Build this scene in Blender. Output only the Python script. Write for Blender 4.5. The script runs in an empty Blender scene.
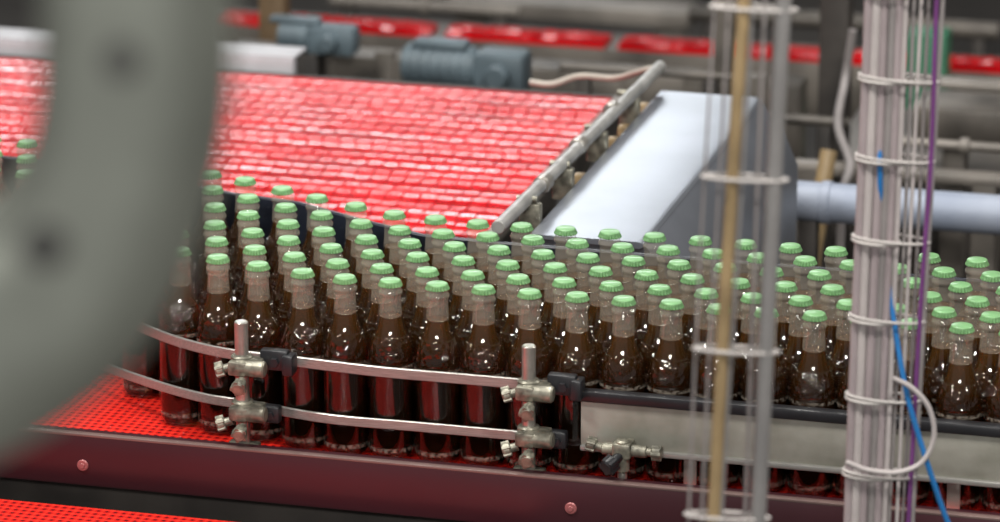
import bpy, bmesh, math, random
from mathutils import Vector, Matrix
random.seed(7)
S=bpy.context.scene
COL=S.collection
try:
    S.view_settings.view_transform='Standard'
except Exception: pass

# ---------------------------------------------------------------- camera model
A=math.radians(15); T=math.radians(17); F=4000.0
fwd=Vector((-math.sin(A)*math.cos(T), math.cos(A)*math.cos(T), -math.sin(T)))
right=Vector((math.cos(A), math.sin(A),0))
up=right.cross(fwd)
fh=Vector((-math.sin(A),math.cos(A),0))
CAM=Vector((0,0,1))-5*(fwd+(-62/F)*right+(-186/F)*up)
def W(px,py,z=None,y=None,h=None):
    r=fwd+((px-500)/F)*right+((261-py)/F)*up
    if z is not None: k=(z-CAM.z)/r.z
    elif y is not None: k=(y-CAM.y)/r.y
    else: k=h/r.dot(fh)
    return CAM+r*k
cd=bpy.data.cameras.new("camera"); cam=bpy.data.objects.new("camera",cd); COL.objects.link(cam)
cam.location=CAM; cam.rotation_euler=(math.pi/2-T,0,A)
cd.sensor_width=36; cd.lens=144; cd.clip_start=.05
cd.dof.use_dof=True; cd.dof.focus_distance=4.95; cd.dof.aperture_fstop=4.8
S.camera=cam

# ---------------------------------------------------------------- materials
def mat(name,col,rough=.5,metal=0,var=.0,vscale=20,bump=0,bscale=60,coat=0,col2=None,stretch=None):
    m=bpy.data.materials.new(name); m.use_nodes=True
    nt=m.node_tree; b=nt.nodes["Principled BSDF"]
    b.inputs["Base Color"].default_value=(*col,1); b.inputs["Roughness"].default_value=rough
    b.inputs["Metallic"].default_value=metal; b.inputs["Coat Weight"].default_value=coat
    tc=nt.nodes.new("ShaderNodeTexCoord"); mp=nt.nodes.new("ShaderNodeMapping")
    nt.links.new(tc.outputs["Object"],mp.inputs[0])
    if stretch: mp.inputs["Scale"].default_value=stretch
    if var or col2:
        n=nt.nodes.new("ShaderNodeTexNoise"); n.inputs["Scale"].default_value=vscale; n.inputs["Detail"].default_value=5
        nt.links.new(mp.outputs[0],n.inputs["Vector"])
        r=nt.nodes.new("ShaderNodeValToRGB"); r.color_ramp.elements[0].position=.35; r.color_ramp.elements[1].position=.65
        c2=col2 if col2 else tuple(min(1,c*(1+var)) for c in col)
        c1=col if col2 else tuple(c*(1-var) for c in col)
        r.color_ramp.elements[0].color=(*c1,1); r.color_ramp.elements[1].color=(*c2,1)
        nt.links.new(n.outputs["Fac"],r.inputs[0]); nt.links.new(r.outputs[0],b.inputs["Base Color"])
    if bump:
        n=nt.nodes.new("ShaderNodeTexNoise"); n.inputs["Scale"].default_value=bscale
        nt.links.new(mp.outputs[0],n.inputs["Vector"])
        bp=nt.nodes.new("ShaderNodeBump"); bp.inputs["Strength"].default_value=bump; bp.inputs["Distance"].default_value=.002
        nt.links.new(n.outputs["Fac"],bp.inputs["Height"]); nt.links.new(bp.outputs[0],b.inputs["Normal"])
    return m
M={}
M['steel']=mat("brushed_steel",(.40,.38,.34),.28,.7,var=.25,vscale=30,bump=.1)
M['tubesteel']=mat("tube_steel",(.33,.325,.31),.35,.35,var=.2,vscale=30)
M['rail']=mat("rail_steel",(.31,.30,.28),.30,.5,var=.15,vscale=40,stretch=(1,20,20))
M['clamp']=mat("cast_clamp",(.20,.19,.15),.40,.5,var=.5,vscale=70,bump=.4)
M['black']=mat("black_plastic",(.012,.012,.014),.4,0,var=.2)
M['navy']=mat("dark_guide_plastic",(.010,.013,.022),.4,0,var=.2)
M['maroon']=mat("maroon_beam",(.042,.011,.015),.33,.0,var=.25,vscale=4,stretch=(.3,1,1))
M['edge']=mat("beam_edge",(.17,.11,.10),.3,.2,var=.1)
M['pinkbolt']=mat("bolt_pink",(.36,.12,.12),.4,.2,var=.1)
M['plate']=mat("side_plate",(.20,.195,.16),.5,.2,vscale=14,bump=.2,col2=(.32,.31,.27))
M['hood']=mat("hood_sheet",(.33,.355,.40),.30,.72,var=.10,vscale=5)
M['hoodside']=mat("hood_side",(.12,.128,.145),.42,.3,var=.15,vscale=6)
M['arm']=mat("arm_metal",(.33,.345,.30),.38,.6,var=.25,vscale=6)
M['armdark']=mat("arm_bolt",(.07,.07,.065),.5,.4,var=.1)
M['floor']=mat("floor_concrete",(.034,.030,.026),.6,0,var=.45,vscale=1.5,bump=.1)
M['wall']=mat("wall_paint",(.10,.09,.085),.7,0,var=.1,vscale=1)
M['frame']=mat("frame_grey",(.10,.088,.075),.5,.2,var=.5,vscale=8)
M['framedark']=mat("frame_dark",(.036,.031,.027),.55,.2,var=.5,vscale=8)
M['framelight']=mat("frame_light",(.20,.18,.158),.45,.2,var=.25,vscale=8)
M['motor']=mat("motor_paint",(.10,.135,.155),.5,.1,var=.3,vscale=10)
M['white']=mat("white_sheet",(.42,.42,.44),.5,.0,var=.06)
M['bluepipe']=mat("pale_pipe",(.24,.275,.35),.5,.1,vscale=7,col2=(.36,.39,.46))
M['tan']=mat("tan_tube",(.28,.20,.105),.4,.0,var=.2)
M['palehose']=mat("pale_hose",(.42,.38,.33),.5,0,var=.1)
M['greytube']=mat("grey_tube",(.25,.24,.235),.35,.2,var=.1)
M['cwhite']=mat("cable_white",(.42,.38,.37),.45,0,var=.08)
M['clilac']=mat("cable_lilac",(.31,.26,.265),.45,0,var=.08)
M['cgrey']=mat("cable_grey",(.23,.21,.205),.45,0,var=.1)
M['cpurple']=mat("cable_purple",(.14,.04,.16),.45,0,var=.1)
M['cblue']=mat("cable_blue",(.02,.16,.42),.4,0,var=.1)
M['tie']=mat("tie_white",(.43,.40,.38),.5,0,var=.05)
M['green']=mat("green_box",(.04,.16,.09),.5,0,var=.1)
M['brown']=mat("brown_post",(.13,.085,.045),.5,0,var=.2)

def redchain_mat():
    m=mat("red_chain",(.60,.003,.007),.3,0,var=.22,vscale=9,coat=0,stretch=(.5,1.6,1)); nt=m.node_tree; b=nt.nodes["Principled BSDF"]
    tc=nt.nodes.new("ShaderNodeTexCoord"); mp=nt.nodes.new("ShaderNodeMapping"); mp.inputs["Scale"].default_value=(.7,3.2,1)
    nt.links.new(tc.outputs["Object"],mp.inputs[0])
    n=nt.nodes.new("ShaderNodeTexNoise"); n.inputs["Scale"].default_value=7; n.inputs["Detail"].default_value=6; n.inputs["Roughness"].default_value=.62
    nt.links.new(mp.outputs[0],n.inputs["Vector"])
    r=nt.nodes.new("ShaderNodeMapRange"); r.inputs["From Min"].default_value=.38; r.inputs["From Max"].default_value=.62
    r.inputs["To Min"].default_value=.08; r.inputs["To Max"].default_value=.22
    nt.links.new(n.outputs["Fac"],r.inputs[0]); nt.links.new(r.outputs[0],b.inputs["Roughness"])
    r2=nt.nodes.new("ShaderNodeMapRange"); r2.inputs["From Min"].default_value=.40; r2.inputs["From Max"].default_value=.56
    r2.inputs["To Min"].default_value=.60; r2.inputs["To Max"].default_value=.12
    nt.links.new(n.outputs["Fac"],r2.inputs[0]); nt.links.new(r2.outputs[0],b.inputs["Specular IOR Level"])
    return m
M['redchain']=redchain_mat()
def belt_mat():
    m=mat("red_modular_belt",(.55,.006,.008),.35,0); nt=m.node_tree; b=nt.nodes["Principled BSDF"]
    tc=nt.nodes.new("ShaderNodeTexCoord"); mp=nt.nodes.new("ShaderNodeMapping"); mp.inputs["Scale"].default_value=(90,90,0)
    nt.links.new(tc.outputs["Object"],mp.inputs[0])
    v=nt.nodes.new("ShaderNodeTexVoronoi"); v.inputs["Randomness"].default_value=0; v.inputs["Scale"].default_value=1
    nt.links.new(mp.outputs[0],v.inputs["Vector"])
    r=nt.nodes.new("ShaderNodeValToRGB"); e=r.color_ramp.elements
    e[0].position=.0; e[0].color=(.10,.002,.002,1); e[1].position=.6; e[1].color=(.74,.030,.014,1)
    k=e.new(.15); k.color=(.12,.002,.002,1); k=e.new(.25); k.color=(.52,.005,.006,1)
    nt.links.new(v.outputs["Distance"],r.inputs[0]); nt.links.new(r.outputs[0],b.inputs["Base Color"])
    bp=nt.nodes.new("ShaderNodeBump"); bp.inputs["Distance"].default_value=.003; bp.inputs["Strength"].default_value=.6
    nt.links.new(v.outputs["Distance"],bp.inputs["Height"]); nt.links.new(bp.outputs[0],b.inputs["Normal"])
    return m
M['belt']=belt_mat()

def glass_mat():
    m=bpy.data.materials.new("clear_glass"); m.use_nodes=True; nt=m.node_tree; nt.nodes.clear()
    o=nt.nodes.new("ShaderNodeOutputMaterial"); mx=nt.nodes.new("ShaderNodeMixShader")
    t=nt.nodes.new("ShaderNodeBsdfTransparent"); t.inputs[0].default_value=(.97,.98,.96,1)
    g=nt.nodes.new("ShaderNodeBsdfGlossy"); g.inputs["Roughness"].default_value=.03; g.inputs[0].default_value=(1,1,1,1)
    lw=nt.nodes.new("ShaderNodeLayerWeight"); lw.inputs[0].default_value=.35
    mr=nt.nodes.new("ShaderNodeMapRange"); mr.inputs["To Min"].default_value=.06; mr.inputs["To Max"].default_value=.80
    pw=nt.nodes.new("ShaderNodeMath"); pw.operation='POWER'; pw.inputs[1].default_value=3.0
    nt.links.new(lw.outputs["Facing"],pw.inputs[0]); nt.links.new(pw.outputs[0],mr.inputs[0])
    nt.links.new(mr.outputs[0],mx.inputs[0]); nt.links.new(t.outputs[0],mx.inputs[1]); nt.links.new(g.outputs[0],mx.inputs[2])
    tc=nt.nodes.new("ShaderNodeTexCoord"); sp=nt.nodes.new("ShaderNodeSeparateXYZ"); nt.links.new(tc.outputs["Object"],sp.inputs[0])
    def band(z0,z1,w):
        a=nt.nodes.new("ShaderNodeMapRange"); a.inputs["From Min"].default_value=z0; a.inputs["From Max"].default_value=z0+w; nt.links.new(sp.outputs[2],a.inputs[0])
        b=nt.nodes.new("ShaderNodeMapRange"); b.inputs["From Min"].default_value=z1; b.inputs["From Max"].default_value=z1+w; b.inputs["To Min"].default_value=1; b.inputs["To Max"].default_value=0; nt.links.new(sp.outputs[2],b.inputs[0])
        c=nt.nodes.new("ShaderNodeMath"); c.operation='MULTIPLY'; nt.links.new(a.outputs[0],c.inputs[0]); nt.links.new(b.outputs[0],c.inputs[1]); return c
    en=nt.nodes.new("ShaderNodeTexVoronoi"); en.inputs["Scale"].default_value=120
    nt.links.new(tc.outputs["Object"],en.inputs["Vector"])
    eb=band(.128,.158,.002); em=nt.nodes.new("ShaderNodeMath"); em.operation='MULTIPLY'
    nt.links.new(en.outputs["Distance"],em.inputs[0]); nt.links.new(eb.outputs[0],em.inputs[1])
    bp=nt.nodes.new("ShaderNodeBump"); bp.inputs["Strength"].default_value=1; bp.inputs["Distance"].default_value=.004
    nt.links.new(em.outputs[0],bp.inputs["Height"]); nt.links.new(bp.outputs[0],g.inputs["Normal"])
    d=nt.nodes.new("ShaderNodeBsdfDiffuse"); d.inputs[0].default_value=(.66,.58,.48,1)
    s1=band(.119,.1235,.0015); s2=band(.012,.017,.002); ad=nt.nodes.new("ShaderNodeMath"); ad.operation='ADD'
    nt.links.new(s1.outputs[0],ad.inputs[0]); nt.links.new(s2.outputs[0],ad.inputs[1])
    n=nt.nodes.new("ShaderNodeTexNoise"); n.inputs["Scale"].default_value=220
    nt.links.new(tc.outputs["Object"],n.inputs["Vector"])
    nr=nt.nodes.new("ShaderNodeMapRange"); nr.inputs["From Min"].default_value=.4; nr.inputs["From Max"].default_value=.6; nr.inputs["To Max"].default_value=.24
    nt.links.new(n.outputs["Fac"],nr.inputs[0])
    mu=nt.nodes.new("ShaderNodeMath"); mu.operation='MULTIPLY_ADD'; nt.links.new(ad.outputs[0],mu.inputs[0]); nt.links.new(nr.outputs[0],mu.inputs[1])
    nk=band(.183,.230,.001); nm=nt.nodes.new("ShaderNodeMath"); nm.operation='MULTIPLY_ADD'; nm.inputs[1].default_value=.13; nm.inputs[2].default_value=.0  # pale diffuse haze on the neck stands in for light refracted there
    nt.links.new(nk.outputs[0],nm.inputs[0]); nt.links.new(nm.outputs[0],mu.inputs[2])
    m2=nt.nodes.new("ShaderNodeMixShader"); nt.links.new(mu.outputs[0],m2.inputs[0]); nt.links.new(mx.outputs[0],m2.inputs[1]); nt.links.new(d.outputs[0],m2.inputs[2])
    nt.links.new(m2.outputs[0],o.inputs[0]); return m
M['glass']=glass_mat()
def drink_mat():
    m=mat("brown_drink",(.05,.015,.005),.04,0); nt=m.node_tree; b=nt.nodes["Principled BSDF"]
    b.inputs["Transmission Weight"].default_value=.90; b.inputs["IOR"].default_value=1.25
    tc=nt.nodes.new("ShaderNodeTexCoord"); sp=nt.nodes.new("ShaderNodeSeparateXYZ"); nt.links.new(tc.outputs["Object"],sp.inputs[0])
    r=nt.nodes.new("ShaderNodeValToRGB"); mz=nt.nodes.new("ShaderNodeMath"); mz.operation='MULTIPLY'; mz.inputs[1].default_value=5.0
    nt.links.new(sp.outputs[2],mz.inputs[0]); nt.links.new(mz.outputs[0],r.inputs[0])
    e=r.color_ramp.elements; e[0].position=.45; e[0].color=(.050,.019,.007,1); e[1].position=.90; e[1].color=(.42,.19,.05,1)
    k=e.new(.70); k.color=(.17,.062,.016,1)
    nt.links.new(r.outputs[0],b.inputs["Base Color"])
    return m
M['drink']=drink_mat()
M['cap']=mat("green_cap",(.165,.345,.145),.38,.1,var=.10,vscale=60,coat=.2)

# ---------------------------------------------------------------- mesh helpers
def box(bm,x0,x1,y0,y1,z0,z1,bev=0,seg=2):
    r=bmesh.ops.create_cube(bm,size=1,matrix=Matrix.Translation(((x0+x1)/2,(y0+y1)/2,(z0+z1)/2))@Matrix.Diagonal((abs(x1-x0),abs(y1-y0),abs(z1-z0),1)))
    if bev:
        ed=set(e for v in r['verts'] for e in v.link_edges)
        bmesh.ops.bevel(bm,geom=list(ed),offset=bev,segments=seg,affect='EDGES',profile=.5)
def frame_of(d):
    d=d.normalized(); u=Vector((0,0,1)) if abs(d.z)<.9 else Vector((1,0,0))
    a=d.cross(u).normalized(); return a,a.cross(d).normalized()
def cyl(bm,p0,p1,r,seg=20,r2=None,cham=0):
    p0=Vector(p0);p1=Vector(p1); d=p1-p0; L=d.length; dn=d.normalized(); a,b=frame_of(d)
    if r2 is None:r2=r
    st=[(0,r),(L,r2)] if not cham else [(0,r-cham),(cham,r),(L-cham,r2),(L,r2-cham)]
    rings=[]
    for t,rr in st:
        rings.append([bm.verts.new(p0+dn*t+a*math.cos(2*math.pi*i/seg)*rr+b*math.sin(2*math.pi*i/seg)*rr) for i in range(seg)])
    for k in range(len(rings)-1):
        for i in range(seg):
            bm.faces.new((rings[k][i],rings[k][(i+1)%seg],rings[k+1][(i+1)%seg],rings[k+1][i]))
    bm.faces.new(rings[0][::-1]); bm.faces.new(rings[-1])
def tube(bm,pts,r,seg=12,closed=False):
    pts=[Vector(p) for p in pts]; n=len(pts); rings=[]; prev=None
    for i,p in enumerate(pts):
        if closed: d=pts[(i+1)%n]-pts[i-1]
        else: d=pts[min(i+1,n-1)]-pts[max(i-1,0)]
        d.normalize()
        if prev is None: a,b=frame_of(d)
        else:
            a=(prev-d*prev.dot(d)).normalized(); b=a.cross(d).normalized()
        prev=a
        rings.append([bm.verts.new(p+a*math.cos(2*math.pi*j/seg)*r+b*math.sin(2*math.pi*j/seg)*r) for j in range(seg)])
    for k in range(n if closed else n-1):
        k2=(k+1)%n
        for i in range(seg):
            bm.faces.new((rings[k][i],rings[k][(i+1)%seg],rings[k2][(i+1)%seg],rings[k2][i]))
    if not closed:
        bm.faces.new(rings[0][::-1]); bm.faces.new(rings[-1])
def smoothpath(pts,n=8):
    pts=[Vector(p) for p in pts]; out=[]
    P=[pts[0]*2-pts[1]]+pts+[pts[-1]*2-pts[-2]]
    for i in range(1,len(P)-2):
        for k in range(n):
            t=k/n
            out.append(.5*((2*P[i])+(-P[i-1]+P[i+1])*t+(2*P[i-1]-5*P[i]+4*P[i+1]-P[i+2])*t*t+(-P[i-1]+3*P[i]-3*P[i+1]+P[i+2])*t**3))
    out.append(pts[-1]); return out
def resample(pts,n):
    L=[0]
    for i in range(1,len(pts)): L.append(L[-1]+(pts[i]-pts[i-1]).length)
    out=[]; j=0
    for k in range(n):
        t=L[-1]*k/(n-1)
        while j<len(pts)-2 and L[j+1]<t: j+=1
        f=(t-L[j])/max(1e-9,L[j+1]-L[j]); out.append(pts[j].lerp(pts[j+1],min(1,f)))
    return out
def ribbon(bm,pts,th,h):
    rings=[]; n=len(pts)
    c=min(th,h)*.25
    for i,p in enumerate(pts):
        d=pts[min(i+1,n-1)]-pts[max(i-1,0)]; d.z=0; d.normalize(); s=Vector((-d.y,d.x,0))
        prof=[(-th/2,-h/2+c),(-th/2+c,-h/2),(th/2-c,-h/2),(th/2,-h/2+c),(th/2,h/2-c),(th/2-c,h/2),(-th/2+c,h/2),(-th/2,h/2-c)]
        rings.append([bm.verts.new(p+s*a+Vector((0,0,b))) for a,b in prof])
    for k in range(n-1):
        for i in range(8): bm.faces.new((rings[k][i],rings[k][(i+1)%8],rings[k+1][(i+1)%8],rings[k+1][i]))
    bm.faces.new(rings[0][::-1]); bm.faces.new(rings[-1])
def lathe(bm,prof,seg=40,rf=None):
    rings=[]
    for k,(r,z) in enumerate(prof):
        if r<1e-6: rings.append([bm.verts.new((0,0,z))])
        else: rings.append([bm.verts.new(((r+(rf(k,i) if rf else 0))*math.cos(2*math.pi*i/seg),(r+(rf(k,i) if rf else 0))*math.sin(2*math.pi*i/seg),z)) for i in range(seg)])
    for k in range(len(rings)-1):
        a,b=rings[k],rings[k+1]
        for i in range(seg):
            j=(i+1)%seg
            if len(a)==1: bm.faces.new((a[0],b[j],b[i]))
            elif len(b)==1: bm.faces.new((a[i],a[j],b[0]))
            else: bm.faces.new((a[i],a[j],b[j],b[i]))
def mesh_of(name,fn,mt,ang=35):
    bm=bmesh.new(); fn(bm); bmesh.ops.recalc_face_normals(bm,faces=bm.faces)
    me=bpy.data.meshes.new(name); bm.to_mesh(me); bm.free()
    me.materials.append(M[mt] if isinstance(mt,str) else mt)
    for p in me.polygons: p.use_smooth=True
    me.set_sharp_from_angle(angle=math.radians(ang)); return me
def single(name,label,cat,mt,fn,group=None,kind=None,ang=35):
    me=mesh_of(name,fn,mt,ang); ob=bpy.data.objects.new(name,me)
    xs=[v.co.x for v in me.vertices]; ys=[v.co.y for v in me.vertices]; zs=[v.co.z for v in me.vertices]
    o=Vector(((min(xs)+max(xs))/2,(min(ys)+max(ys))/2,min(zs)))
    me.transform(Matrix.Translation(-o)); ob.location=o; COL.objects.link(ob)
    if kind: ob["kind"]=kind
    if kind!="structure": ob["label"]=label; ob["category"]=cat
    if group: ob["group"]=group
    return ob
def thing(name,label,cat,loc,parts,group=None):
    e=bpy.data.objects.new(name,None); e.location=loc; e.empty_display_size=.05; COL.objects.link(e)
    e["label"]=label; e["category"]=cat
    if group: e["group"]=group
    made=[]
    for p in parts:
        nm,mt,fn=p[:3]
        me=mesh_of(nm,fn,mt,20 if 'chain' in nm else 35); me.transform(Matrix.Translation(-Vector(loc)))
        o=bpy.data.objects.new(nm,me); o.parent=e; COL.objects.link(o); made.append(o)
        if len(p)>3 and p[3]: o["label"]=p[3]
        if len(p)>4: o.parent=made[p[4]]
    return e

# ---------------------------------------------------------------- room
single("floor","","", 'floor',lambda b:box(b,-9,7,-6,8,-.1,0),kind="structure")
single("wall_back","","", 'wall',lambda b:box(b,-9,7,8,8.2,0,5.4),kind="structure")
single("wall_left","","", 'wall',lambda b:box(b,-9.2,-9,-6,8.2,0,5.4),kind="structure")
single("wall_right","","", 'wall',lambda b:box(b,7,7.2,-6,8.2,0,5.4),kind="structure")

# ---------------------------------------------------------------- bottles
prof=[(0,4),(20,3),(23,0),(26,.6),(28.2,3.5),(28.9,8),(28.9,60),(28.9,120),(28.8,130),(28.3,138),(26.8,146),(24.2,153),(20.9,160),(17.9,167),(15.8,174),(14.5,182),(13.7,190),(13.1,200),(12.9,208),(13.1,210),(14.6,211.5),(15.0,213.5),(14.6,215.5),(13.0,217),(12.6,226),(11,227)]
def f_glass(b): lathe(b,[(r/1000,z/1000) for r,z in prof],36)
dp=[(0,6),(22,4),(25,4.5),(27,8),(27.4,12),(27.4,120),(27.3,130),(26.8,138),(25.3,146),(22.7,153),(19.4,160),(16.4,167),(14.3,174),(13.0,181),(12.7,183),(11.8,181.6),(9,180.2),(5,179.4),(0,179.1)]
def f_drink(b): lathe(b,[(r/1000,z/1000) for r,z in dp],32)
cp=[(0,229.2),(11.0,229.1),(12.2,228.7),(12.8,227.9),(13.0,226.6),(13.2,225),(13.7,223.4),(14.3,222.0),(13.9,221.6),(12.8,222.6),(12.6,225)]
amp=[0,0,0,.05,.3,.7,1.0,1.15,1.0,.2,0]
def f_cap(b): lathe(b,[(r/1000,z/1000) for r,z in cp],84,lambda k,i:amp[k]/1000*math.cos(2*math.pi*i/4))
me_g=mesh_of("glass_bottle",f_glass,'glass',60); me_d=mesh_of("drink",f_drink,'drink',50); me_c=mesh_of("bottle_cap",f_cap,'cap',50)
pos=[]
D0=.0585
def rail_y(x):
    return -.08+ (0 if x>-.22 else (-.22-x)*.42 + max(0,(-.32-x))*.35)
for j in range(6):
    for i in range(-18,14):
        x=.013+i*D0-.028*j; y=-.045+.0545*j
        x+=random.uniform(-.0024,.0024); y+=random.uniform(-.0030,.0030)
        y+=(.27+.04*j)*max(0,-.13-x) if x>-.4 else (.27+.04*j)*.27+.27*(-.4-x)
        if x>.80 or x<-.80: continue
        if y<rail_y(x)+.026: continue
        pos.append([x,y])
for it in range(120):
    for a in range(len(pos)):
        for b_ in range(a+1,len(pos)):
            dx=pos[b_][0]-pos[a][0]; 
            if abs(dx)>.06: continue
            dy=pos[b_][1]-pos[a][1]
            if abs(dy)>.06: continue
            d=math.hypot(dx,dy)
            if d<.0582 and d>1e-6:
                m=(.0582-d)/2/d*.9
                pos[a][0]-=dx*m; pos[a][1]-=dy*m; pos[b_][0]+=dx*m; pos[b_][1]+=dy*m
    for p in pos:
        p[1]=max(p[1],rail_y(p[0])+.0335)
for p in pos:
    e=bpy.data.objects.new("beverage_bottle",None); e.empty_display_size=.03
    e.location=(p[0],p[1],1.0005); e.rotation_euler=(0,0,random.uniform(0,6.28))
    e["label"]="clear glass bottle of brown drink with pale green crown cap"; e["category"]="bottle"; e["group"]="filled bottles on the red conveyor belt"
    COL.objects.link(e)
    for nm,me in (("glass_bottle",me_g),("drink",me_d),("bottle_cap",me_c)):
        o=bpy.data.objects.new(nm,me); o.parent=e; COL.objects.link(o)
def backline(x):
    ys=[p[1] for p in pos if abs(p[0]-x)<.07]
    return (max(ys) if ys else .25)+.038
YR=max(p[1] for p in pos if p[0]>.05)+.036

# ---------------------------------------------------------------- near conveyor
BX0,BX1=-1.15,1.05
def leg(b,x,y,z1,s=.03): box(b,x-s,x+s,y-s,y+s,0,z1,.004)
def f_bolt(x,z):
    def g(b):
        cyl(b,(x,-.1425,z),(x,-.1395,z),.0075,24,cham=.001)
        cyl(b,(x,-.1445,z),(x,-.1415,z),.0035,12,cham=.0005)
    return g
b1=W(83,465,y=-.14); b2=W(571,508,y=-.14)
BY=.372
def bed(b,x0,x1,ya,yb,yend,z0,z1):
    out=[(x0,ya),(x1,ya),(x1,yend),(-.16,yend),(x0,yb)]
    A0=[b.verts.new((x,y,z0)) for x,y in out]; B0=[b.verts.new((x,y,z1)) for x,y in out]; n=len(out)
    for i in range(n): b.faces.new((A0[i],A0[(i+1)%n],B0[(i+1)%n],B0[i]))
    b.faces.new(A0[::-1]); b.faces.new(B0)
def f_deck(b):
    bed(b,BX0,BX1,-.112,.62,BY,.955,.985)
    box(b,BX0,BX1,-.10,-.09,.72,.955,.002)  # dark sheet added to stand in for the shade below the beam
    for x in (-.9,-.1,.9):
        for y in (0,.32): leg(b,x,y,.955)
BT=1.0255
thing("bottle_conveyor","red belt conveyor with dark maroon side beam carrying bottles","conveyor",(0,.15,0),[
  ("conveyor_belt",'belt',lambda b:bed(b,BX0,BX1,-.114,.62,BY,.9855,1.0),"bright red perforated plastic belt"),
  ("frame",'framedark',f_deck),
  ("side_beam",'maroon',lambda b:(box(b,BX0,BX1,-.14,-.116,.958,BT,.003)),"dark maroon plastic side beam"),
  ("beam_edge",'edge',lambda b:box(b,BX0,BX1,-.1405,-.130,BT-.0025,BT+.0012,.001),"thin lighter edge strip",2),
  ("bolt",'pinkbolt',f_bolt(b1.x,b1.z),"pinkish round bolt head",2),
  ("bolt",'pinkbolt',f_bolt(b2.x,b2.z),"pinkish round bolt head",2)])
LZ=W(100,508,y=-.19).z
def f_ret(b):
    box(b,BX0,.15,-.58,-.20,LZ-.05,LZ-.016)
    for x in (-.95,.05):
        for y in (-.5,-.28): leg(b,x,y,LZ-.05,.02)
thing("lower_conveyor","lower red belt conveyor running alongside the maroon beam","conveyor",(-.5,-.4,0),[
  ("conveyor_belt",'belt',lambda b:box(b,BX0,.15,-.59,-.19,LZ-.015,LZ,.002)),("frame",'framedark',f_ret)])

# guide rails
up_pts=[W(60,290,z=1.121),W(110,313,z=1.121),W(155,333,z=1.121),W(190,345,z=1.121),W(232,354,z=1.121),W(300,362,z=1.121),Vector((-.05,-.08,1.121)),Vector((.06,-.08,1.121)),Vector((.20,-.08,1.121))]
lo_pts=[W(30,330,z=1.054),W(70,350,z=1.054),W(112,369,z=1.054),W(160,386,z=1.054),W(205,398,z=1.054),W(250,405,z=1.054),Vector((-.12,-.08,1.054)),Vector((0,-.08,1.054)),Vector((.14,-.08,1.054))]
single("guide_rail","curved stainless flat guide rail in front of the bottles","guide rail",'rail',lambda b:ribbon(b,smoothpath(up_pts),.004,.0135),group="stainless guide rails")
single("guide_rail","curved stainless flat guide rail in front of the bottles","guide rail",'rail',lambda b:ribbon(b,smoothpath(lo_pts),.004,.0125),group="stainless guide rails")

def knob(b,c,ax,r=.010,L=.02):
    c=Vector(c); ax=Vector(ax).normalized()
    cyl(b,c,c+ax*L*.5,r*.6,16); cyl(b,c+ax*L*.45,c+ax*L,r,16,cham=.002)
    a,bb=frame_of(ax)
    for k in range(5):
        an=k*2*math.pi/5; q=c+(a*math.cos(an)+bb*math.sin(an))*r*.85
        cyl(b,q+ax*L*.48,q+ax*L*.97,r*.32,8)
def railpost(x,lab):
    Y=-.1
    def post(b): cyl(b,(x,Y,1.001),(x,Y,1.178),.0085,24,cham=.0015)
    def cl(zc):
        def g(b):
            cyl(b,(x,Y,zc-.013),(x,Y,zc+.013),.0138,24,cham=.002)
            cyl(b,(x-.004,Y-.012,zc),(x+.034,Y-.012,zc),.0105,20,cham=.002)
            box(b,x-.012,x+.012,Y-.022,Y-.004,zc-.009,zc+.009,.003)
            box(b,x+.006,x+.028,Y-.018,Y+.010,zc-.010,zc+.010,.003)
        return g
    def kn(zc,sx):
        return lambda b:(knob(b,(x-.010,Y-.012,zc),(-1,-.3,-.3),.009,.020) if sx else knob(b,(x+.006,Y-.02,zc-.004),(.1,-1,-.25),.009,.022))
    def blk(zc):
        def g(b):
            box(b,x+.022,x+.058,Y+.002,Y+.017,zc-.012,zc+.014,.003)
            box(b,x+.052,x+.066,Y-.004,Y+.020,zc-.016,zc+.010,.003)
            cyl(b,(x+.042,Y-.004,zc),(x+.042,Y+.004,zc),.006,6)
        return g
    def blk2(zc): return lambda b:(box(b,x+.024,x+.046,Y+.002,Y+.017,zc-.013,zc+.009,.003),cyl(b,(x+.035,Y-.003,zc-.002),(x+.035,Y+.004,zc-.002),.005,6))
    thing("rail_support_post",lab,"rail support",(x,Y,1.001),[
      ("post",'steel',post),
      ("clamp",'clamp',cl(1.122)),("clamp",'clamp',cl(1.063)),
      ("clamp_knob",'clamp',kn(1.122,1)),("clamp_knob",'clamp',kn(1.112,0)),
      ("clamp_knob",'clamp',kn(1.052,1)),("clamp_knob",'clamp',kn(1.052,0)),
      ("rail_holder",'black',blk(1.128),"black plastic rail holder"),
      ("rail_holder",'black',blk2(1.060),"small black plastic rail holder"),
      ("foot_bracket",'clamp',lambda b:(box(b,x-.02,x+.02,-.1155,-.088,1.001,1.02,.003)))],
      group="rail support posts")
railpost(-.222,"steel post with cast cross clamps holding guide rails")
railpost(.143,"steel post with cast cross clamps holding guide rails")
def f_plate(b): box(b,.205,BX1,-.088,-.083,1.050,1.109,.001)
def f_lip(b): box(b,.205,BX1,-.093,-.083,1.046,1.0535,.002)
def f_strip(b): box(b,.19,BX1,-.094,-.077,1.109,1.123,.003)
def ft(x): return lambda b:box(b,x-.008,x+.008,-.083,-.078,1.001,1.1,.001)
thing("side_guide","grey metal side plate topped by a black plastic guide strip","side guide",(.6,-.085,1.001),[
 ("side_plate",'plate',f_plate),("plate_lip",'rail',f_lip),("guide_strip",'black',f_strip,"black plastic wear strip"),("foot",'steel',ft(.34)),("foot",'steel',ft(.66)),("foot",'steel',ft(.94))])
KX=.262
def f_hold(b):
    x=KX
    cyl(b,(x-.025,-.108,1.058),(x+.03,-.108,1.058),.0075,20,cham=.001)
    cyl(b,(x,-.108,1.03),(x,-.108,1.071),.0085,20,cham=.002)
    box(b,x-.012,x+.012,-.118,-.089,1.048,1.068,.004)
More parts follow.
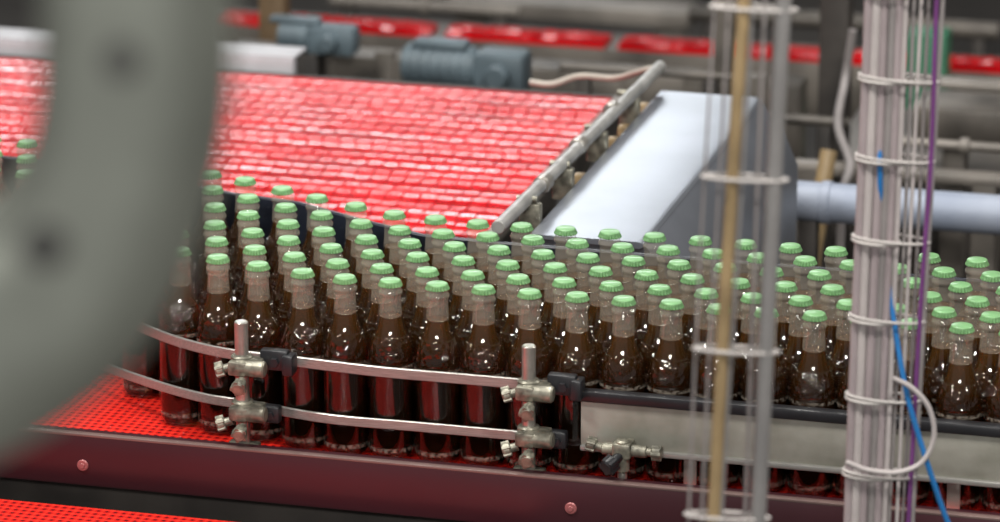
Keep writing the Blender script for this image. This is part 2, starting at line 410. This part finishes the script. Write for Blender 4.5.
thing("rod_clamp","small cast clamp with black knob fixed to side plate","clamp",(KX,-.108,1.001),[
 ("clamp_body",'clamp',f_hold),("clamp_knob",'clamp',lambda b:knob(b,(KX+.025,-.108,1.058),(1,0,0),.0085,.024)),
 ("clamp_knob",'black',lambda b:knob(b,(KX-.002,-.114,1.052),(-.5,-1,-.4),.010,.028),"black round knob"),
 ("clamp_knob",'clamp',lambda b:knob(b,(KX-.023,-.108,1.058),(-1,0,.2),.0085,.022)),
 ("post",'steel',lambda b:cyl(b,(KX,-.108,1.001),(KX,-.108,1.035),.006,16))])

bp=[]
for x in (-.78,-.65,-.5,-.4,-.3,-.2,-.1,.0,.2,.6,1.04):
    bp.append(Vector((x,backline(x) if x<.1 else YR,1.096)))
single("back_guide","dark blue-black plastic guide wall behind the bottles","guide wall",'navy',lambda b:ribbon(b,bp,.008,.19))

# ---------------------------------------------------------------- accumulation table
def chain(b,x0,x1,y0,w,z,pitch=.0254,crown=.0011,jit=.00016,roll=0):
    n=int((x1-x0)/pitch); ns=6; ph=random.uniform(0,.5)*pitch
    for k in range(n):
        c=x1-k*pitch-.0006-(ph if k else 0); a=x1-(k+1)*pitch-ph+.0006
        tl=random.uniform(-jit,jit); e=.0012; rl=roll+random.uniform(-jit,jit)
        rows=[]
        for s in range(ns+1):
            t=s/ns; yy=y0+w*t; zz=z-crown*(2*t-1)**2-.0008+rl*(2*t-1)
            rows.append([b.verts.new((a,yy,zz-e)),b.verts.new((a+e,yy,zz+tl)),b.verts.new((c-e,yy,zz-tl)),b.verts.new((c,yy,zz-e))])
        for s in range(ns):
            for q in range(3): b.faces.new((rows[s][q],rows[s][q+1],rows[s+1][q+1],rows[s+1][q]))
def f_tab(b):
    box(b,-1.62,-.17,.68,1.77,.95,.9935)
    for x in (-1.5,-.9,-.3):
        for yy in (.75,1.65): leg(b,x,yy,.95)
parts=[("frame",'framedark',f_tab,"dark steel frame"),
       ("edge_profile",'framelight',lambda b:box(b,-.188,-.168,.68,1.77,.985,1.002,.002),"light grey edge profile")]
y=.69; LW=.0420; li=0
while y<1.74:
    parts.append(("chain_lane",'redchain',(lambda yy,rr,cr:(lambda b:chain(b,-1.62,-.19,yy,LW-.0016,1.0,roll=rr,pitch=.0270,crown=cr,jit=.00034)))(y,(.0004 if li%2 else -.0003)+random.uniform(-.0003,.0003),(.0012 if li%2 else .0018))))
    y+=LW; li+=1
parts.append(("edge_plate",'white',lambda b:(box(b,-1.62,-.76,1.7705,1.79,.95,1.018,.002),box(b,-1.62,-.76,1.775,1.85,1.018,1.022,.001)),"white sheet metal edge plate"))
thing("accumulation_table","wide table of parallel bright red plastic chain lanes","conveyor table",(-.9,1.2,0),parts)

def prism(b,prof,y0,y1,bev=0):
    A0=[b.verts.new((x,y0,z)) for x,z in prof]; B0=[b.verts.new((x,y1,z)) for x,z in prof]; n=len(prof)
    for i in range(n): b.faces.new((A0[i],A0[(i+1)%n],B0[(i+1)%n],B0[i]))
    b.faces.new(A0[::-1]); b.faces.new(B0)
def f_top(b): prism(b,[(.02,1.165),(.02,1.17),(.166,1.17),(.172,1.1685),(.175,1.1645),(.168,1.1605)],.38,1.16)
def f_side(b): prism(b,[(.023,.90),(.023,1.1645),(.168,1.1600),(.1745,1.164),(.207,1.125),(.232,1.07),(.232,.90)],.385,1.158)
def lg(x,yy,z,s=.02): return lambda b:leg(b,x,yy,z,s)
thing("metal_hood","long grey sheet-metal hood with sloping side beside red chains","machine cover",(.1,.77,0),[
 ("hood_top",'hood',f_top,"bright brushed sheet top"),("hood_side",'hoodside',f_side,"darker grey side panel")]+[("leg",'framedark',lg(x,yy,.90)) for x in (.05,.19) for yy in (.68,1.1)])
def f_rb(yy):
    return lambda b:(box(b,-.010,.0195,yy-.007,yy+.007,1.15,1.195,.002),cyl(b,(-.014,yy,1.200),(.014,yy,1.200),.005,12))
cp_=[W(530,82,y=1.30),W(552,84,y=1.30),W(580,76,y=1.30),W(615,78,y=1.27),W(645,70,y=1.20),Vector((.012,1.185,1.2))]
thing("tube_rail","round stainless tube rail along the hood edge","tube rail",(0,.77,1.15),[
 ("tube",'tubesteel',lambda b:cyl(b,(-.003,.30,1.2),(.012,1.19,1.2),.0092,24,cham=.001)),
 ("hose",'palehose',lambda b:tube(b,smoothpath(cp_),.0050,12),"pale curved hose")]
 +[("bracket",'clamp',f_rb(yy)) for yy in (.44,.62,.82,1.02)]
 +[("collar",'steel',(lambda yy:(lambda b:cyl(b,(.002,yy-.012,1.2),(.002,yy+.012,1.2),.0125,20,cham=.002)))(yy)) for yy in (.52,.72,.92)]
 +[("spacer",'tan',(lambda q:(lambda b:box(b,.0,.019,q-.010,q+.010,1.145,1.165,.003)))(q)) for q in (.7,.9,.97,1.10)])

# ---------------------------------------------------------------- background machinery
def xbar(b,px0,px1,py,Y,hpx,dep=.06,bev=.004):
    a=W(px0,py,y=Y); c=W(px1,py,y=Y); m=W((px0+px1)/2,py,y=Y)
    h=hpx/(4000/((m-CAM).dot(fwd)))
    box(b,a.x,c.x,Y,Y+dep,m.z-h/2,m.z+h/2,bev); return a.x,c.x,m.z,h
FY=3.25; FZ=W(620,39,y=FY).z
def f_farframe(b):
    a=W(150,30,y=FY); c=W(1080,30,y=FY)
    box(b,a.x,c.x,FY-.03,FY+.12,FZ-.14,FZ-.016,.004)
    x=a.x+.1
    while x<c.x:
        leg(b,x,FY+.04,FZ-.14); x+=.55
parts=[("frame",'frame',f_farframe,"dark frame with legs")]
for s in [(215,432),(449,607),(621,822),(839,1060)]:
    a=W(s[0],41+(s[0]-620)*.08,y=FY).x; c=W(s[1],41+(s[1]-620)*.08,y=FY).x
    parts.append(("chain_section",'redchain',(lambda a,c:(lambda b:(chain(b,a,c,FY-.028,.035,FZ,jit=.0012),chain(b,a,c,FY+.009,.035,FZ,jit=.0012),box(b,a,c,FY-.028,FY+.044,FZ-.0155,FZ-.004))))(a,c)))
thing("transfer_conveyor","distant conveyor with broken sections of red chain","conveyor",(-1.3,FY,0),parts)
def f_lb(b):
    a=W(452,10,y=3.9); c=W(692,14,y=3.9); m=W(570,10,y=3.9)
    box(b,a.x,c.x,3.86,3.98,m.z-.02,m.z+.02,.005)
def f_lbl(px): 
    return lambda b:leg(b,W(px,10,y=3.9).x,3.92,W(570,10,y=3.9).z-.02)
thing("support_beam","light grey beam on two legs behind the conveyor","beam",(-1.3,3.92,0),[("beam_body",'framelight',f_lb),("leg",'framelight',f_lbl(470)),("leg",'framelight',f_lbl(670))])
def motor(px,py,Y,L,R,lab):
    c=W(px,py,y=Y)
    def body(b): cyl(b,(c.x-L/2,Y,c.z),(c.x+L/2,Y,c.z),R,28,cham=R*.15)
    def fins(b):
        n=7
        for i in range(n):
            x=c.x-L*.4+L*.8*i/(n-1); cyl(b,(x-.004,Y,c.z),(x+.004,Y,c.z),R*1.09,28)
    def gear(b):
        box(b,c.x+L/2-.005,c.x+L/2+.09,Y-R,Y+R,c.z-R*1.1,c.z+R*1.0,.012)
        cyl(b,(c.x+L/2+.045,Y-R-.03,c.z),(c.x+L/2+.045,Y-R+.01,c.z),R*.6,20,cham=.004)
    def tb(b): box(b,c.x-.05,c.x+.05,Y-R*.6,Y+R*.6,c.z+R*.9,c.z+R*1.4,.008)
    def st(b): box(b,c.x-.05,c.x+.05,Y-.03,Y+.03,0,c.z-R*.95,.004)
    thing("gear_motor",lab,"motor",(c.x,Y,0),[("motor_body",'motor',body),("cooling_fins",'motor',fins),("gearbox",'motor',gear),("terminal_box",'motor',tb),("stand",'framedark',st)],group="blue-grey gear motors")
motor(296,36,2.35,.06,.027,"small blue-grey gear motor beyond the red chains")
motor(442,66,2.15,.14,.036,"blue-grey gear motor beyond the red chains")
def f_post(px,Y,w=.03,top=0):
    a=W(px,100,y=Y)
    return lambda b:box(b,a.x-w/2,a.x+w/2,Y,Y+w,0,W(px,top,y=Y).z+.3,.003)
single("machine_post","brown square post beside the gear motor","post",'brown',f_post(272,2.6,.05,-20))
single("machine_post","dark square steel post behind the cables","post",'framedark',f_post(832,2.0,.05,-20))
single("machine_post","dark grey square post behind the hood","post",'frame',f_post(722,2.2,.035,-20))
def f_mid(b):
    a=W(225,60,y=2.45); c=W(800,80,y=2.45)
    m=W(500,66,y=2.45).z
    box(b,a.x,c.x,2.45,2.53,m-.16,m,.006)
    box(b,a.x+.1,c.x-.3,2.62,2.68,m-.15,m-.06,.004)
    for k in range(9):
        x=a.x+.08+k*(c.x-a.x-.16)/8; box(b,x-.018,x+.018,2.44,2.47,m-.2,m+.015,.003)
    for k in range(5):
        x=a.x+.12+k*(c.x-a.x-.24)/4; box(b,x-.03,x+.03,2.46,2.68,0,m-.1,.004)
single("machine_stand","dark grey welded stand behind the chain table","machine stand",'frame',f_mid)
def pipe_run(px0,px1,py,Y,rp,mt,lab):
    a=W(px0,py,y=Y); c=W(px1,py,y=Y); m=W((px0+px1)/2,py,y=Y); r=rp/(4000/((m-CAM).dot(fwd)))
    thing("pipe_run",lab,"pipe",(m.x,Y,0),[
      ("pipe_body",mt,lambda b:cyl(b,(a.x,Y,m.z),(c.x,Y,m.z),r,20,cham=.002)),
      ("flange",mt,lambda b:cyl(b,(m.x-.008,Y,m.z),(m.x+.008,Y,m.z),r*1.7,20,cham=.002)),
      ("stand",'framedark',lambda b:box(b,a.x+.03,a.x+.055,Y-.012,Y+.012,0,m.z-r*.8,.002)),
      ("stand",'framedark',lambda b:box(b,c.x-.055,c.x-.03,Y-.012,Y+.012,0,m.z-r*.8,.002))])
pipe_run(560,735,72,2.0,4,'frame',"thin dark grey pipe on two stands")
pipe_run(700,850,118,1.85,5,'frame',"dark grey pipe on two stands")
pipe_run(870,1060,146,1.85,5,'framelight',"grey pipe running before the machine housing")
pipe_run(330,520,6,3.6,6,'framelight',"light grey pipe beyond the transfer conveyor")
pipe_run(690,1000,22,3.7,9,'frame',"thick dark pipe beyond the transfer conveyor")
def f_rm(b):
    xa=W(805,100,y=2.1).x; xb=W(1060,100,y=2.1).x
    box(b,xa,xb,2.1,2.6,.0,.50,.01)
    box(b,xa+.02,xb,2.15,2.55,.50,.80,.01)
def f_rmd(b):
    xa=W(805,100,y=2.1).x
    for k in range(4): box(b,xa+.05+k*.1,xa+.13+k*.1,2.135,2.152,.54,.77,.004)
thing("machine_housing","dark grey-brown machine housing behind the bottles","machine",(.25,2.3,0),[
  ("housing_body",'frame',f_rm),("ribbed_panel",'framedark',f_rmd),
  ("top_rail",'framelight',lambda b:xbar(b,900,1060,88,2.12,7,.05))])
def f_rm2(b): xbar(b,790,1060,178,1.75,10,.04)
def f_l2(px): return lambda b:(lambda q:box(b,q.x-.02,q.x+.02,1.75,1.79,0,W(925,178,y=1.75).z,.003))(W(px,178,y=1.75))
thing("cross_beam","tan-grey horizontal beam on legs","beam",(.3,1.77,0),[("beam_body",'framelight',f_rm2),("leg",'frame',f_l2(806)),("leg",'frame',f_l2(985))])
PY=1.35; pa=W(790,203,y=PY); pc=W(1040,213,y=PY); pm=W(915,209,y=PY); pr=20/(4000/((pm-CAM).dot(fwd)))
thing("roller_pipe","pale blue thick horizontal pipe on stands","pipe",(pm.x,PY,0),[
 ("pipe_body",'bluepipe',lambda b:cyl(b,(pa.x,PY,pm.z),(pc.x,PY,pm.z),pr,32,cham=.003)),
 ("collar",'bluepipe',lambda b:cyl(b,(pa.x+.05,PY,pm.z),(pa.x+.065,PY,pm.z),pr*1.1,32,cham=.001)),
 ("collar",'bluepipe',lambda b:cyl(b,(pc.x-.05,PY,pm.z),(pc.x-.035,PY,pm.z),pr*1.1,32,cham=.001)),
 ("stand",'framedark',lambda b:box(b,pa.x+.015,pa.x+.045,PY-.015,PY+.015,0,pm.z-pr*.9,.003)),
 ("stand",'framedark',lambda b:box(b,pc.x-.04,pc.x-.01,PY-.015,PY+.015,0,pm.z-pr*.9,.003))])
def f_bx(b):
    p=W(925,45,y=3.0); box(b,p.x-.04,p.x+.04,3.0,3.08,0,p.z+.02,.005)
single("control_box","small green control pedestal","control box",'green',f_bx)
def f_gb(b):
    p=W(955,122,y=1.95); box(b,p.x-.07,p.x+.12,1.92,2.05,p.z-.03,p.z+.03,.008); box(b,p.x-.02,p.x+.02,1.95,1.99,0,p.z-.03,.003)
single("junction_box","grey metal junction box on a stand","junction box",'frame',f_gb)
hp=[W(853,30,y=1.9),W(845,80,y=1.9),W(838,125,y=1.8),W(850,165,y=1.7),W(842,200,y=1.65),W(838,330,y=1.65)]
single("hanging_hose","light grey hose hanging in front of the machine","hose",'cgrey',lambda b:tube(b,smoothpath(hp),.007,12))
single("hanging_hose","tan hose hanging beside the pale pipe","hose",'tan',lambda b:tube(b,smoothpath([W(829,150,y=1.62),W(822,190,y=1.6),W(818,225,y=1.6),W(812,262,y=1.6),W(808,330,y=1.6)]),.014,12))

# ---------------------------------------------------------------- cable bundles (closer than the bottles)
def scale_at(h): return 4000/(h/ (fwd.dot(fh)))
def vpath(pts,h,wig=.0):
    P=[W(x,y,h=h) for x,y in pts]
    d=(P[0]-P[1]).normalized(); t=(3.2-P[0].z)/d.z; top=P[0]+d*t
    d2=(P[-1]-P[-2]).normalized(); t2=(.01-P[-1].z)/d2.z; bot=P[-1]+d2*t2
    out=[top,(top+P[0])/2]+P+[P[-1]*.5+bot*.5,bot]
    sp=smoothpath(out,8)
    if wig:
        f=random.uniform(6,10); ph=random.uniform(0,6)
        sp=[p+right*math.sin(p.z*f+ph)*wig+fh*math.cos(p.z*f*1.2+ph)*wig for p in sp]
    return sp
def loop(b,px0,py0,px1,py1,h,depth,r):
    c=(W(px0,py0,h=h)+W(px1,py1,h=h))/2; half=(W(px1,py1,h=h)-W(px0,py0,h=h))/2
    tube(b,[c+half*math.cos(a)+fh*depth*math.sin(a) for a in [k*math.pi/12 for k in range(24)]],r,8,True)
H=4.1; s=scale_at(H)
cab=[(868,849,9,'clilac',0),(876,856,9,'cwhite',0),(884,864,9,'clilac',0),(892,872,9,'cgrey',0),(899,879,8,'clilac',0),(906,885,6,'cwhite',0),
     (872,853,10,'cgrey',.011),(881,861,10,'clilac',.011),(890,869,10,'cgrey',.011),(899,877,9,'clilac',.011),
     (914,891,4,'cgrey',.004),(921,898,4,'cwhite',.0),(929,904,3.5,'cgrey',.006),(942,914,4.5,'cgrey',0),(936,910,3.5,'cwhite',.008)]
parts=[]
for xt,xb,w,mt,dd in cab:
    hh=H+dd+random.uniform(-.002,.002)
    pts=[(xt,10),(xt+(xb-xt)*.3,165),(xt+(xb-xt)*.65,330),(xb,490)]
    parts.append(("cable",mt,(lambda pts,hh,w:(lambda b:tube(b,vpath(pts,hh,.0006),w/2/s,10)))(pts,hh,w)))
parts.append(("cable",'cpurple',lambda b:tube(b,vpath([(936,10),(930,160),(920,300),(911,480)],H-.006,.001),2.4/s,10),"purple cable"))
parts.append(("cable",'cblue',lambda b:tube(b,smoothpath([W(884,-600,h=H+.012),W(886,0,h=H+.012),W(880,120,h=H+.002),W(880,175,h=H-.006),W(882,230,h=H+.004),W(893,315,h=H-.002),W(906,390,h=H-.012),W(923,450,h=H-.012),W(940,502,h=H-.01),W(1010,720,h=H-.01),W(1080,1300,h=H)]),2.8/s,10),"bright blue cable"))
parts.append(("cable",'cwhite',lambda b:tube(b,smoothpath([W(x,y,h=H-.02) for x,y in [(893,378),(912,388),(929,408),(934,437),(922,462),(898,472),(868,470),(846,462)]]),2.6/s,10),"white looped cable end"))
for y0 in (-10,77,157,238,317,396,472):
    x0=863-(y0/500)*20; x1=944-(y0/500)*30
    parts.append(("cable_tie",'tie',(lambda x0,x1,y0:(lambda b:(loop(b,x0-1,y0-3,x1,y0+4,H+.004,.018,1.5/s),loop(b,x0-1,y0+1,x0+46,y0+4,H+.005,.018,1.7/s))))(x0,x1,y0)))
base=W(840,1500,h=H); base.z=0
thing("cable_bundle","vertical bundle of white, grey, purple and blue cables with ties","cable bundle",base,parts)
H2=3.6; s2=scale_at(H2)
parts=[]
for xt,xb,w,mt,lb in [(744,713,13,'tan',"tan plastic tube"),(784,757,17,'greytube',"translucent grey tube"),(714,688,3,'cgrey',None),(728,702,3,'cgrey',None),(766,744,4,'cgrey',None),(752,722,4,'greytube',None)]:
    pts=[(xt,0),(xt+(xb-xt)*.35,180),(xt+(xb-xt)*.7,360),(xb,520)]
    parts.append(("tube",mt,(lambda pts,w:(lambda b:tube(b,vpath(pts,H2+random.uniform(-.004,.004),.0008),w/2/s2,12)))(pts,w),lb))
for y0 in (8,178,350,516):
    x0=711-(y0/520)*26; x1=797-(y0/520)*28
    parts.append(("cable_tie",'tie',(lambda x0,x1,y0:(lambda b:loop(b,x0,y0-2,x1,y0+2,H2,.010,1.9/s2)))(x0,x1,y0)))
base=W(720,1500,h=H2); base.z=0
thing("tube_bundle","loose vertical tan and grey tubes held by white ties","tube bundle",base,parts)

# ---------------------------------------------------------------- close curved machine bracket
HA=1.7
outer=[(238,-420),(235,-150),(232,0),(231,80),(226,140),(215,195),(197,250),(173,305),(138,358),(92,404),(26,446),(-70,484),(-170,505)]
inner=[(38,-420),(38,-150),(38,0),(38,50),(36,95),(29,135),(14,172),(-14,205),(-70,236),(-170,262)]
def f_arm(b):
    N=60; K=24
    o=resample(smoothpath([W(x,y,h=HA) for x,y in outer],6),N); i_=resample(smoothpath([W(x,y,h=HA) for x,y in inner],6),N)
    rings=[]
    for k in range(N):
        row=[]
        for q in range(K+1):
            t=.5-.5*math.cos(math.pi*q/K); u=2*t-1
            p=o[k].lerp(i_[k],t)
            c=(1-abs(u)**(2.7 if u<0 else 5))*.021
            row.append(b.verts.new(p-fh*c))
        for q in range(K,-1,-6):
            t=.5-.5*math.cos(math.pi*q/K); p=o[k].lerp(i_[k],t); row.append(b.verts.new(p+fh*.018))
        rings.append(row)
    n=len(rings[0])
    for k in range(N-1):
        for q in range(n): b.faces.new((rings[k][q],rings[k][(q+1)%n],rings[k+1][(q+1)%n],rings[k+1][q]))
    b.faces.new(rings[0][::-1]); b.faces.new(rings[-1])
def f_armcol(b):
    p=W(-170,400,h=HA)+fh*.02
    cyl(b,(p.x,p.y,0),(p.x,p.y,p.z+.12),.035,32,cham=.004)
def bolt(px,py,r):
    def g(b):
        p=W(px,py,h=HA-.0205)
        cyl(b,p-fh*.005,p+fh*.006,r,6); cyl(b,p-fh*.0015,p+fh*.006,r*1.4,24)
    return g
ap=W(-150,390,h=HA); ap.z=0
thing("curved_machine_bracket","thick curved grey cast metal bracket close to the viewer","machine bracket",ap,[
 ("bracket_body",'arm',f_arm),("column",'armdark',f_armcol),
 ("bolt",'armdark',bolt(122,60,.0060),"dull dark hex bolt"),("bolt",'armdark',bolt(44,246,.0075),"dull dark hex bolt")])

# ---------------------------------------------------------------- lights
def area(name,loc,target,sx,sy,power,col=(1,1,1)):
    l=bpy.data.lights.new(name,'AREA'); l.shape='RECTANGLE'; l.size=sx; l.size_y=sy; l.energy=power; l.color=col
    o=bpy.data.objects.new(name,l); o.location=loc; COL.objects.link(o)
    o.rotation_euler=(Vector(target)-Vector(loc)).to_track_quat('-Z','Y').to_euler()
area("unseen_lamp",(-1.0,.8,4.6),(0,.3,1),3.0,.25,120,(1,.98,.94))
area("unseen_lamp",(1.6,-2.0,4.2),(0,0,1),.8,.25,95,(1,.97,.92))  # small lamp added right front for crisp glints on bottle shoulders
area("unseen_lamp",(-1.4,-1.6,4.4),(0,0,1),.8,.25,95,(1,.97,.92))  # second small lamp added left front for the shoulder glints
area("unseen_lamp",(-2.6,7.4,3.5),(-.3,.8,1),5.0,.38,90,(.95,.98,1))  # unseen lamp added at the back for glare off the red chains
area("unseen_lamp",(3.4,2.2,4.0),(.2,.2,1),2.0,.35,95,(1,.98,.95))
area("unseen_lamp",(1.4,-7.0,4.4),(.6,-1.5,1.5),2.2,.5,240,(1,.98,.94))  # fill added behind the camera for bracket, bottle fronts and belt
w=bpy.data.worlds.new("hall_world"); S.world=w; w.use_nodes=True
w.node_tree.nodes["Background"].inputs[0].default_value=(.87,.88,.90,1); w.node_tree.nodes["Background"].inputs[1].default_value=.22
